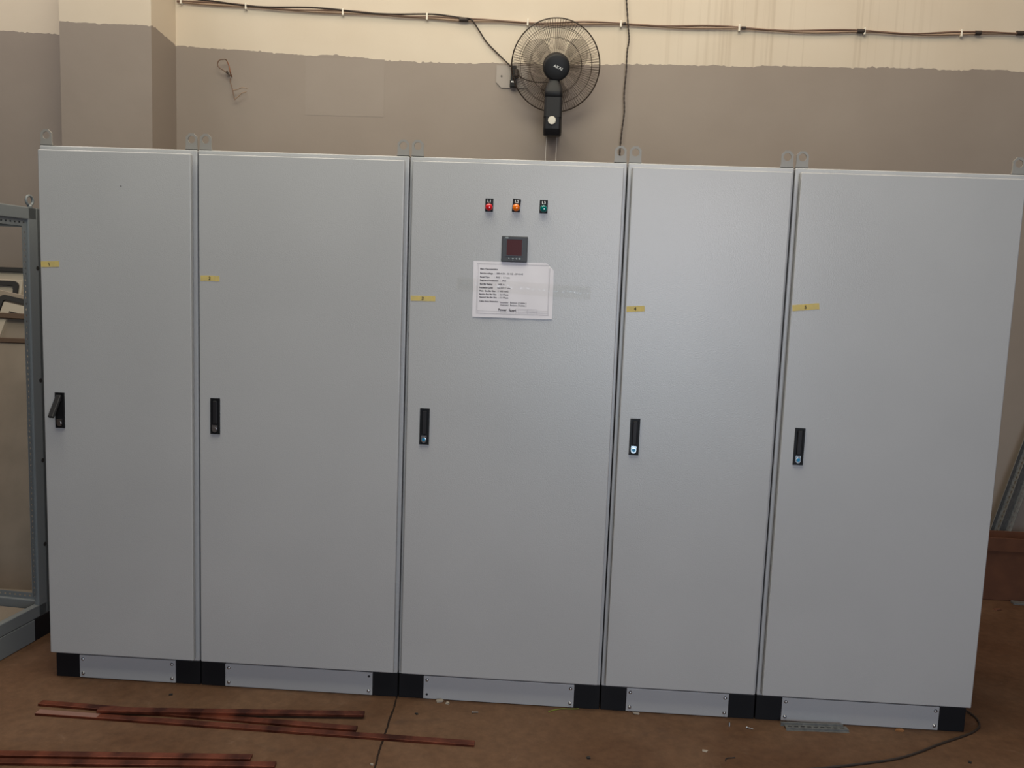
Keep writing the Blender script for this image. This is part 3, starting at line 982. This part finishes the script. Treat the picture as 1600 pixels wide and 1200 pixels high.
# hanging twisted cable at the right of the fan
hz_pts = [(2.278, 3.32), (2.286, 3.25), (2.300, 3.13), (2.309, 3.06), (2.302, 2.99), (2.302, 2.88), (2.297, 2.76), (2.303, 2.66), (2.295, 2.56), (2.290, 2.46), (2.288, 2.36), (2.280, 2.20), (2.30, 1.9)]
hang = thing('hanging_cable', 'thin black twisted cable hanging down the wall at the right of the fan', 'cable', (2.29, WY - 0.03, 2.4))
D = smooth_path([Vector((x - 2.29, 0, z - 2.4)) for x, z in hz_pts], 14)
for ph in (0, PI):
    b = NB()
    tube(b, [p + Vector((0.0022 * math.cos(i * 0.9 + ph), 0.0022 * math.sin(i * 0.9 + ph) - (0.006 if p.z > 0.7 and p.z < 0.8 else 0), 0)) for i, p in enumerate(D)], 0.0030, 6, 1)
    obj('strand', b, M_CABLE_D, hang, smooth=True)
# loose wires poking from the wall at the left
lw = thing('loose_wires', 'loose brown wires sticking out of the wall above the second cabinet', 'wire', (-0.01, WY, 2.83))
O = Vector((-0.01, WY, 2.83))
paths = [(M_CABLE_B, 0.0030, [(-0.006, 0.005, 2.81), (-0.03, -0.03, 2.83), (-0.066, -0.04, 2.855), (-0.060, -0.045, 2.885), (-0.028, -0.04, 2.895), (-0.020, -0.03, 2.892)]),
         (M_WIRECOPPER, 0.0032, [(-0.020, -0.03, 2.893), (-0.006, -0.03, 2.862), (0.003, -0.03, 2.82), (0.000, 0.005, 2.806)]),
         (M_CABLE_D, 0.0045, [(-0.030, 0.005, 2.838), (-0.016, -0.03, 2.828), (-0.002, -0.03, 2.803)]),
         (M_CABLE_B, 0.0024, [(-0.010, 0.005, 2.80), (-0.002, -0.02, 2.775), (0.014, -0.03, 2.735), (0.020, -0.03, 2.705), (0.030, -0.03, 2.668)]),
         (M_CABLE_T, 0.0022, [(0.014, -0.03, 2.722), (0.050, -0.035, 2.728), (0.075, -0.04, 2.738), (0.108, -0.04, 2.734)]),
         (M_CABLE_T, 0.0022, [(0.028, -0.03, 2.672), (0.055, -0.035, 2.69), (0.075, -0.04, 2.707), (0.102, -0.04, 2.714)])]
for m_, rad, P in paths:
    b = NB(); tube(b, [Vector((x + 0.01, y, z - 2.83)) for x, y, z in P], rad, 6, 5); obj('wire', b, m_, lw, smooth=True)

# ---------------------------------------------------------------- copper bars on the floor
def bar(name, p, q, wid, th, z0, m_, label, group, lift=0.0):
    p = Vector((*p, 0)); q = Vector((*q, 0)); d = q - p
    o = thing(name, label, 'metal bar', (p.x, p.y, 0), math.atan2(d.y, d.x), group)
    return o, d.length


G_CU = 'copper bars lying on the floor'


def copper_bar(p, q, z0, z1, label, pale=0.0, wid=0.030, th=0.0095):
    p = Vector((*p, z0)); q = Vector((*q, z1)); d = q - p
    o = thing('copper_bar', label, 'copper bar', p, math.atan2(d.y, d.x), G_CU)
    L = Vector((d.x, d.y)).length
    pitch = math.atan2(d.z, L)
    b = NB()
    box(b, 0, L, -wid / 2, wid / 2, 0, th, 0.0009, 2, Matrix.Rotation(-pitch, 4, 'Y'))
    obj('bar', b, M_COPPER, o)
    if pale:
        b = NB(); box(b, 0.001, pale, -wid / 2 + 0.001, wid / 2 - 0.001, th - 0.0005, th + 0.0003, 0, 1, Matrix.Rotation(-pitch, 4, 'Y'))
        obj('bright_end', b, M_COPPER_PALE, o, label='pale bright copper end')
    return o


copper_bar((0.108, -0.289), (1.738, -0.310), 0.0, 0.0, 'longest copper bar of the upper pile, pale bright left end, reaching past the floor joint', 0.235)
copper_bar((0.078, -0.222), (1.299, -0.262), 0.0, 0.0, 'dark copper bar with shiny left end, rearmost at the left of the upper pile')
copper_bar((0.325, -0.262), (1.306, -0.170), 0.0097, 0.0097, 'dark copper bar lying across the two others in the upper pile')
copper_bar((-0.70, -0.640), (0.990, -0.487), 0.0, 0.0, 'thin copper bar at the bottom left edge, the one nearer the cabinets')
copper_bar((-0.70, -0.688), (1.085, -0.521), 0.0, 0.0, 'thin copper bar at the bottom left edge, the one farther from the cabinets')

# ---------------------------------------------------------------- slotted rail and litter on the floor
rail = thing('slotted_rail', 'short slotted zinc mounting rail on the floor at the foot of the rightmost cabinet', 'rail', (2.893, -0.050, 0.0), math.radians(3.0))
b = NB()
LR = 0.240
slotted(b, LR, 0.025, 0.001, 0.025, 0.016, 0.006, Matrix.Translation((0.012, -0.012, 0.0062)))
box(b, 0.012, LR + 0.012, -0.013, -0.012, 0.0, 0.0072); box(b, 0.0, LR, 0.013, 0.014, 0.0, 0.0135)
box(b, 0.0, LR, 0.014, 0.022, 0.0125, 0.0135); box(b, 0.012, LR + 0.012, -0.021, -0.013, 0.0, 0.001)
obj('channel', b, M_GALV, rail)


def small(name, label, cat, loc, rotz, build, m_, group=None):
    b = NB(); build(b)
    o = obj(name, b, m_); o.location = loc; o.rotation_euler = (0, 0, rotz)
    return tag(o, label, cat, group)


def screw_bm(b, L=0.022):
    cyl(b, (0, 0, 0.004), (L, 0, 0.0028), 0.0024, 0.0018, 10)
    cyl(b, (-0.003, 0, 0.0045), (0.0, 0, 0.0042), 0.0045, 0.0040, 12)


def chip_bm(b, sx, sy, sz):
    vs = box(b, -sx / 2, sx / 2, -sy / 2, sy / 2, 0, sz)
    for v in vs: v.co += Vector((random.uniform(-0.2, 0.2) * sx, random.uniform(-0.2, 0.2) * sy, 0 if v.co.z < 1e-4 else random.uniform(-0.3, 0.1) * sz))


G_L = 'litter on the floor in front of the cabinets'
small('screw', 'small steel screw on the floor in front of the middle cabinet', 'screw', (1.708, -0.087, 0), 0.25, screw_bm, M_STEEL, G_L)
small('screw', 'small steel screw on the floor in front of the rightmost cabinet\'s left foot', 'screw', (2.757, -0.072, 0), -0.35, screw_bm, M_STEEL, G_L)
small('screw', 'short upright screw stub on the floor before the foot between fourth and fifth cabinets', 'screw', (2.691, -0.064, 0), 1.3, lambda b: cyl(b, (0, 0, 0), (0.003, 0, 0.014), 0.0035, 0.003, 10), M_STEEL, G_L)
small('plastic_chip', 'pale plastic chip beside the left foot of the middle cabinet, the larger of two', 'chip', (1.570, -0.014, 0), 0.5, lambda b: chip_bm(b, 0.024, 0.013, 0.008), M_CHIP, G_L)
small('plastic_chip', 'pale plastic chip on the floor near the middle cabinet, the smaller of two', 'chip', (1.603, -0.025, 0), -0.4, lambda b: chip_bm(b, 0.013, 0.011, 0.006), M_CHIP, G_L)
small('plastic_chip', 'pale chip on the floor under the plinth panel of the fourth cabinet', 'chip', (2.342, -0.014, 0), 0.1, lambda b: chip_bm(b, 0.020, 0.010, 0.006), M_CHIP, G_L)
small('plastic_chip', 'pale flake alone on the floor in front of the fourth cabinet', 'chip', (2.567, -0.252, 0), -0.3, lambda b: chip_bm(b, 0.018, 0.009, 0.003), M_CHIP, G_L)
small('plastic_chip', 'orange-brown chip on the floor under the rightmost cabinet\'s plinth panel', 'chip', (3.345, -0.018, 0), 0.0, lambda b: chip_bm(b, 0.028, 0.012, 0.007), M_ORANGECHIP, G_L)
small('plastic_chip', 'tiny white chip on the floor joint at the bottom edge', 'chip', (1.402, -0.475, 0), 0.3, lambda b: chip_bm(b, 0.009, 0.009, 0.005), M_CHIP, G_L)
small('pebble', 'small dark crumb on the floor in front of the middle cabinet, far from the bars', 'crumb', (2.143, -0.348, 0), 0.3, lambda b: chip_bm(b, 0.011, 0.009, 0.006), M_RUBBER, G_L)
small('pebble', 'small dark crumb on the floor between copper bar and middle cabinet', 'crumb', (1.497, -0.121, 0), 0.7, lambda b: chip_bm(b, 0.010, 0.008, 0.005), M_RUBBER, G_L)
small('pebble', 'small dark crumb on the floor in front of the leftmost cabinet', 'crumb', (0.523, -0.093, 0), 0.1, lambda b: chip_bm(b, 0.013, 0.008, 0.005), M_RUBBER, G_L)
small('pebble', 'small dark crumb on the floor at the bottom right, below the black floor cable', 'crumb', (3.515, -0.217, 0), 0.9, lambda b: chip_bm(b, 0.009, 0.009, 0.006), M_RUBBER, G_L)
small('wire_offcut', 'thin yellow-green wire offcut lying at the foot of the middle cabinet', 'wire', (2.015, -0.040, 0.0), 0, lambda b: tube(b, [(-0.015, -0.004, 0.002), (0.005, 0.012, 0.002), (0.035, 0.026, 0.002), (0.075, 0.030, 0.002), (0.105, 0.034, 0.003)], 0.0018, 6, 5), M_GREENWIRE, G_L)
small('wire_offcut', 'short curled black wire offcut on the floor in front of the fourth cabinet', 'wire', (2.645, -0.295, 0.0), 0, lambda b: tube(b, [(-0.016, -0.016, 0.002), (-0.014, -0.004, 0.002), (-0.004, 0.004, 0.002), (0.010, 0.007, 0.002), (0.022, 0.010, 0.003)], 0.0018, 6, 5), M_RUBBER, G_L)
small('floor_cable', 'thin dark cable looping on the floor past the right foot of the rightmost cabinet', 'cable', (3.6, 0, 0.0), 0,
      lambda b: tube(b, [(0.03, 0.20, 0.030), (0.075, 0.175, 0.012), (0.098, 0.12, 0.004), (0.082, 0.055, 0.004), (0.03, 0.0, 0.004), (-0.04, -0.045, 0.004), (-0.15, -0.11, 0.004), (-0.25, -0.175, 0.004), (-0.35, -0.228, 0.004), (-0.47, -0.27, 0.004), (-0.62, -0.315, 0.004), (-0.80, -0.36, 0.004)], 0.0042, 8, 8), M_CABLE_D)

# ---------------------------------------------------------------- right-hand corner: box, leaning profiles
cb = thing('cardboard_box', 'reddish-brown cardboard box on the floor against the wall at the right', 'box', (4.36, 1.515, 0.0))
b = NB(); box(b, 0, 0.52, 0, 0.17, 0, 0.285, 0.003, 1); obj('carton', b, M_CARD, cb)
b = NB()
box(b, 0.003, 0.517, 0.002, 0.007, 0.285, 0.362, 0.001, 1, Matrix.Rotation(0.05, 4, 'X'))
obj('flap', b, M_CARD, cb)
b = NB(); box(b, 0.003, 0.517, 0.163, 0.168, 0.285, 0.355, 0.001, 1); obj('flap', b, M_CARD, cb)


def leaning(x, y, lean_x, lean_y, L, w1, w2, label, m_, rz):
    d = Vector((lean_x, lean_y, 1)).normalized()
    q = d.to_track_quat('X', 'Z')
    o = bpy.data.objects.new('steel_profile', None); link(o)
    o.location = (x, y, 0.005)
    tag(o, label, 'steel profile', 'steel profiles leaning on the wall')
    mt = q.to_matrix().to_4x4() @ Matrix.Rotation(rz, 4, 'X')
    b = NB()
    grid_plate(b, [0, L], [0, w1], set(), 0.0025, mt)
    slotted(b, L, w2, 0.0025, 0.030, 0.014, 0.007, mt @ Matrix.Rotation(PI / 2, 4, 'X'))
    obj('angle', b, m_, o)
    return o


leaning(4.475, 1.745, 0.275, 0.045, 1.75, 0.040, 0.040, 'perforated grey steel profile leaning on the wall behind the box, the one nearest the cabinet', M_GALV, math.radians(118))
leaning(4.530, 1.725, 0.275, 0.050, 1.80, 0.060, 0.035, 'wider grey steel profile leaning on the wall behind the box, farther from the cabinet', M_GALV, math.radians(110))
fb = thing('flat_bar', 'short grey metal strip on the floor in front of the cardboard box', 'metal strip', (4.555, 1.455, 0.0), math.radians(-4))
b = NB(); box(b, 0, 0.40, 0, 0.040, 0.0, 0.012, 0.0015, 1); obj('strip', b, M_GALV, fb)
small('pebble', 'small reddish crumb on the floor in front of the cardboard box', 'crumb', (4.42, 1.36, 0), 0.2, lambda b: chip_bm(b, 0.03, 0.015, 0.008), M_CARD, G_L)

# ---------------------------------------------------------------- open frame at the left
# local frame: +X runs along the near side towards the camera's left, +Y away to the left (-x)
fr = thing('open_cabinet_frame', 'open blue-grey cabinet frame without panels at the left edge, behind the row', 'cabinet frame', (-0.268, 0.400, 0.0), math.atan2(-0.30, -0.030))
FD, FWd, FH = 0.80, 0.80, 1.895       # along, across, height
# in this rotation local +X = towards the camera along the near face; local +Y = towards +x... flip with negative Y for the inside
S = -1


def post(x, y, dx, dy, name='post'):
    b = NB()
    # folded profile: outer web + inner perforated flange
    box(b, min(x, x + dx * 0.070), max(x, x + dx * 0.070), min(y, y + dy * 0.022), max(y, y + dy * 0.022), 0.1, FH, 0.004, 2)
    box(b, min(x, x + dx * 0.022), max(x, x + dx * 0.022), min(y, y + dy * 0.050), max(y, y + dy * 0.050), 0.1, FH, 0.004, 2)
    p = obj(name, b, M_FRAME, fr)
    b = NB()
    # perforated flange continuing from the web
    mt = Matrix(((0, dx, 0, x + dx * 0.069), (0, 0, dy, y + dy * 0.010), (1, 0, 0, 0.20), (0, 0, 0, 1)))
    slotted(b, FH - 0.28, 0.026, 0.002, 0.025, 0.008, 0.008, mt)
    bmesh.ops.recalc_face_normals(b, faces=b.faces)
    obj('perforated_flange', b, M_FRAME, p)
    for z in (0.42, 0.80, 1.155, 1.64):
        b = NB(); cyl(b, (x + dx * 0.022, y - dy * 0.0006, z), (x + dx * 0.022, y + dy * 0.002, z), 0.0095, seg=14)
        obj('plug_hole', b, M_RUBBER, p, label='round black hole')
    return p


post(0, 0, 1, S); post(0, S * FWd, 1, -S)
post(FD, 0, -1, S); post(FD, S * FWd, -1, -S)
for z0, z1 in ((0.1, 0.155), (FH - 0.052, FH)):
    b = NB(); box(b, 0.02, FD - 0.02, min(0, S * 0.03), max(0, S * 0.03), z0, z1, 0.004, 2); obj('rail', b, M_FRAME, fr)
    b = NB(); box(b, 0.02, FD - 0.02, min(S * FWd, S * (FWd - 0.03)), max(S * FWd, S * (FWd - 0.03)), z0, z1, 0.004, 2); obj('rail', b, M_FRAME, fr)
    for xa in (0.0, FD - 0.03):
        b = NB(); box(b, xa, xa + 0.03, S * (FWd - 0.02), S * 0.02, z0, z1, 0.004, 2)
        rl = obj('rail', b, M_FRAME, fr)
        b = NB()
        zz = z1 if z0 < 1 else z0 - 0.028
        mt = Matrix(((0, 0, 1, xa + 0.012), (S, 0, 0, S * 0.05), (0, 1, 0, zz), (0, 0, 0, 1)))
        slotted(b, FWd - 0.10, 0.028, 0.002, 0.025, 0.010, 0.007, mt)
        bmesh.ops.recalc_face_normals(b, faces=b.faces)
        obj('perforated_flange', b, M_FRAME, rl)
# perforated strip and bolts under the near top rail
b = NB()
mt = Matrix(((1, 0, 0, 0.045), (0, 0, 1, S * 0.012), (0, 1, 0, FH - 0.080), (0, 0, 0, 1)))
slotted(b, FD - 0.09, 0.028, 0.002, 0.025, 0.010, 0.007, mt)
obj('perforated_flange', b, M_FRAME, fr)
for z in (FH - 0.075, FH - 0.095):
    b = NB(); cyl(b, (0.055, S * 0.012, z), (0.055, S * 0.012 - S * 0.010, z), 0.008, seg=6); obj('bolt', b, M_STEEL, fr)
# gland plate on the bottom
b = NB(); box(b, 0.035, FD - 0.035, S * (FWd - 0.035), S * 0.035, 0.112, 0.116); obj('bottom_plate', b, M_TAN, fr)
# lug at the corner
b = NB()
cz = FH + 0.030
tube(b, [Vector((0.035 + 0.020 * math.cos(2 * PI * k / 24), S * 0.02, cz + 0.020 * math.sin(2 * PI * k / 24))) for k in range(24)], 0.0055, 8, 1, closed=True)
cyl(b, (0.035, S * 0.02, FH - 0.002), (0.035, S * 0.02, FH + 0.012), 0.012, 0.008, 14)
obj('lifting_eye', b, M_FRAME, fr, smooth=True)
# plinth
for xa in (0.0, FD - 0.1):
    for ya in (0.0, S * (FWd - 0.1)):
        b = NB(); box(b, xa, xa + 0.1, min(ya, ya + S * 0.1), max(ya, ya + S * 0.1), 0.0, 0.1, 0.002, 1); obj('plinth_corner', b, M_BLACK, fr)
for ya in (0.002, S * (FWd - 0.012)):
    b = NB(); box(b, 0.101, FD - 0.101, min(ya, ya + S * 0.010), max(ya, ya + S * 0.010), 0.003, 0.098, 0.001, 1); obj('plinth_panel', b, M_FRAME, fr)

# ---------------------------------------------------------------- doors leaning against the column behind the frame


def leaning_door(x0, x1, ybase, ytop, H, label, edge, gasket_w, inset, bars, rot=0.0, frame_w=0.0, mback=None):
    """inner side of a steel door, facing the camera"""
    W_ = x1 - x0
    o = bpy.data.objects.new('cabinet_door', None); link(o)
    o.location = (x0, ybase, W_ * math.sin(rot))
    ang = math.atan2(ytop - ybase, H)
    o.rotation_euler = (-ang, rot, 0)
    tag(o, label, 'cabinet door', 'steel doors leaning behind the open frame')
    b = NB(); box(b, 0, W_, 0, 0.020, 0.0, H, 0.003, 1); obj('panel', b, mback or M_TAN, o)
    i = inset
    # foam gasket loop with rounded corners
    b = NB()
    rc = 0.03
    def rr(x0_, x1_, z0_, z1_, r):
        P = []
        for (cx, cz, a0) in ((x1_ - r, z1_ - r, 0), (x0_ + r, z1_ - r, PI / 2), (x0_ + r, z0_ + r, PI), (x1_ - r, z0_ + r, 1.5 * PI)):
            for k in range(6): P.append((cx + r * math.cos(a0 + k * PI / 10), cz + r * math.sin(a0 + k * PI / 10)))
        return P
    g = gasket_w
    prism(b, rr(i, W_ - i, i, H - i, rc), -0.012, 0.001, rr(i + g, W_ - i - g, i + g, H - i - g, rc * 0.5))
    obj('gasket', b, M_RUBBER, o, label='black foam gasket')
    if frame_w:
        a = i + g + 0.012
        b = NB()
        prism(b, rr(a, W_ - a, a, H - a, 0.004), -0.016, 0.001, rr(a + frame_w, W_ - a - frame_w, a + frame_w, H - a - frame_w, 0.003))
        obj('stiffening_frame', b, M_CREAM, o)
    for z in bars:
        b = NB(); box(b, -0.02, W_ * 1.02, -0.026, -0.0115, z - 0.015, z + 0.015, 0.002, 1, Matrix.Translation((W_ / 2, 0, z)) @ Matrix.Rotation(-rot, 4, 'Y') @ Matrix.Translation((-W_ / 2, 0, -z))); obj('cross_bar', b, M_BROWN, o)
    return o


leaning_door(-2.00, -0.70, 1.05, 1.50, 1.70, 'rearmost steel door leaning behind the open frame, black gasket along its top edge', 0, 0.024, 0.002, [], mback=M_CREAM)
leaning_door(-1.80, -1.010, 0.95, 1.415, 1.640, 'steel door leaning behind the open frame, second in the stack', 0, 0.026, 0.012, [], mback=M_CREAM)
leaning_door(-1.335, -0.305, 0.84, 1.335, 1.434, 'tilted steel door in the leaning stack, with cream stiffening frame and brown cross bar', 0, 0.026, 0.024, [1.375], rot=0.185, frame_w=0.045)

pd = bpy.data.objects.new('cabinet_door', None); link(pd)
pd.location = (-1.70, 0.775, 0.0)
pd.rotation_euler = (-math.atan2(0.43, 1.26), 0, 0)
tag(pd, 'front plain beige panel of the leaning stack, brown upper edge, behind the open frame', 'cabinet door', 'steel doors leaning behind the open frame')
b = NB(); box(b, 0, 1.42, 0, 0.018, 0.0, 1.325, 0.003, 1); obj('panel', b, M_TAN, pd)
b = NB(); box(b, 0.002, 1.418, -0.006, 0.012, 1.310, 1.338, 0.003, 1); obj('upper_edge', b, M_BROWN, pd, label='brown upper edge')
b = NB(); slotted(b, 1.41, 0.030, 0.004, 0.060, 0.006, 0.006, Matrix(((1, 0, 0, 0.005), (0, 0, -1, 0.0005), (0, 1, 0, 0.006), (0, 0, 0, 1))))
obj('lower_edge', b, M_CREAM, pd)
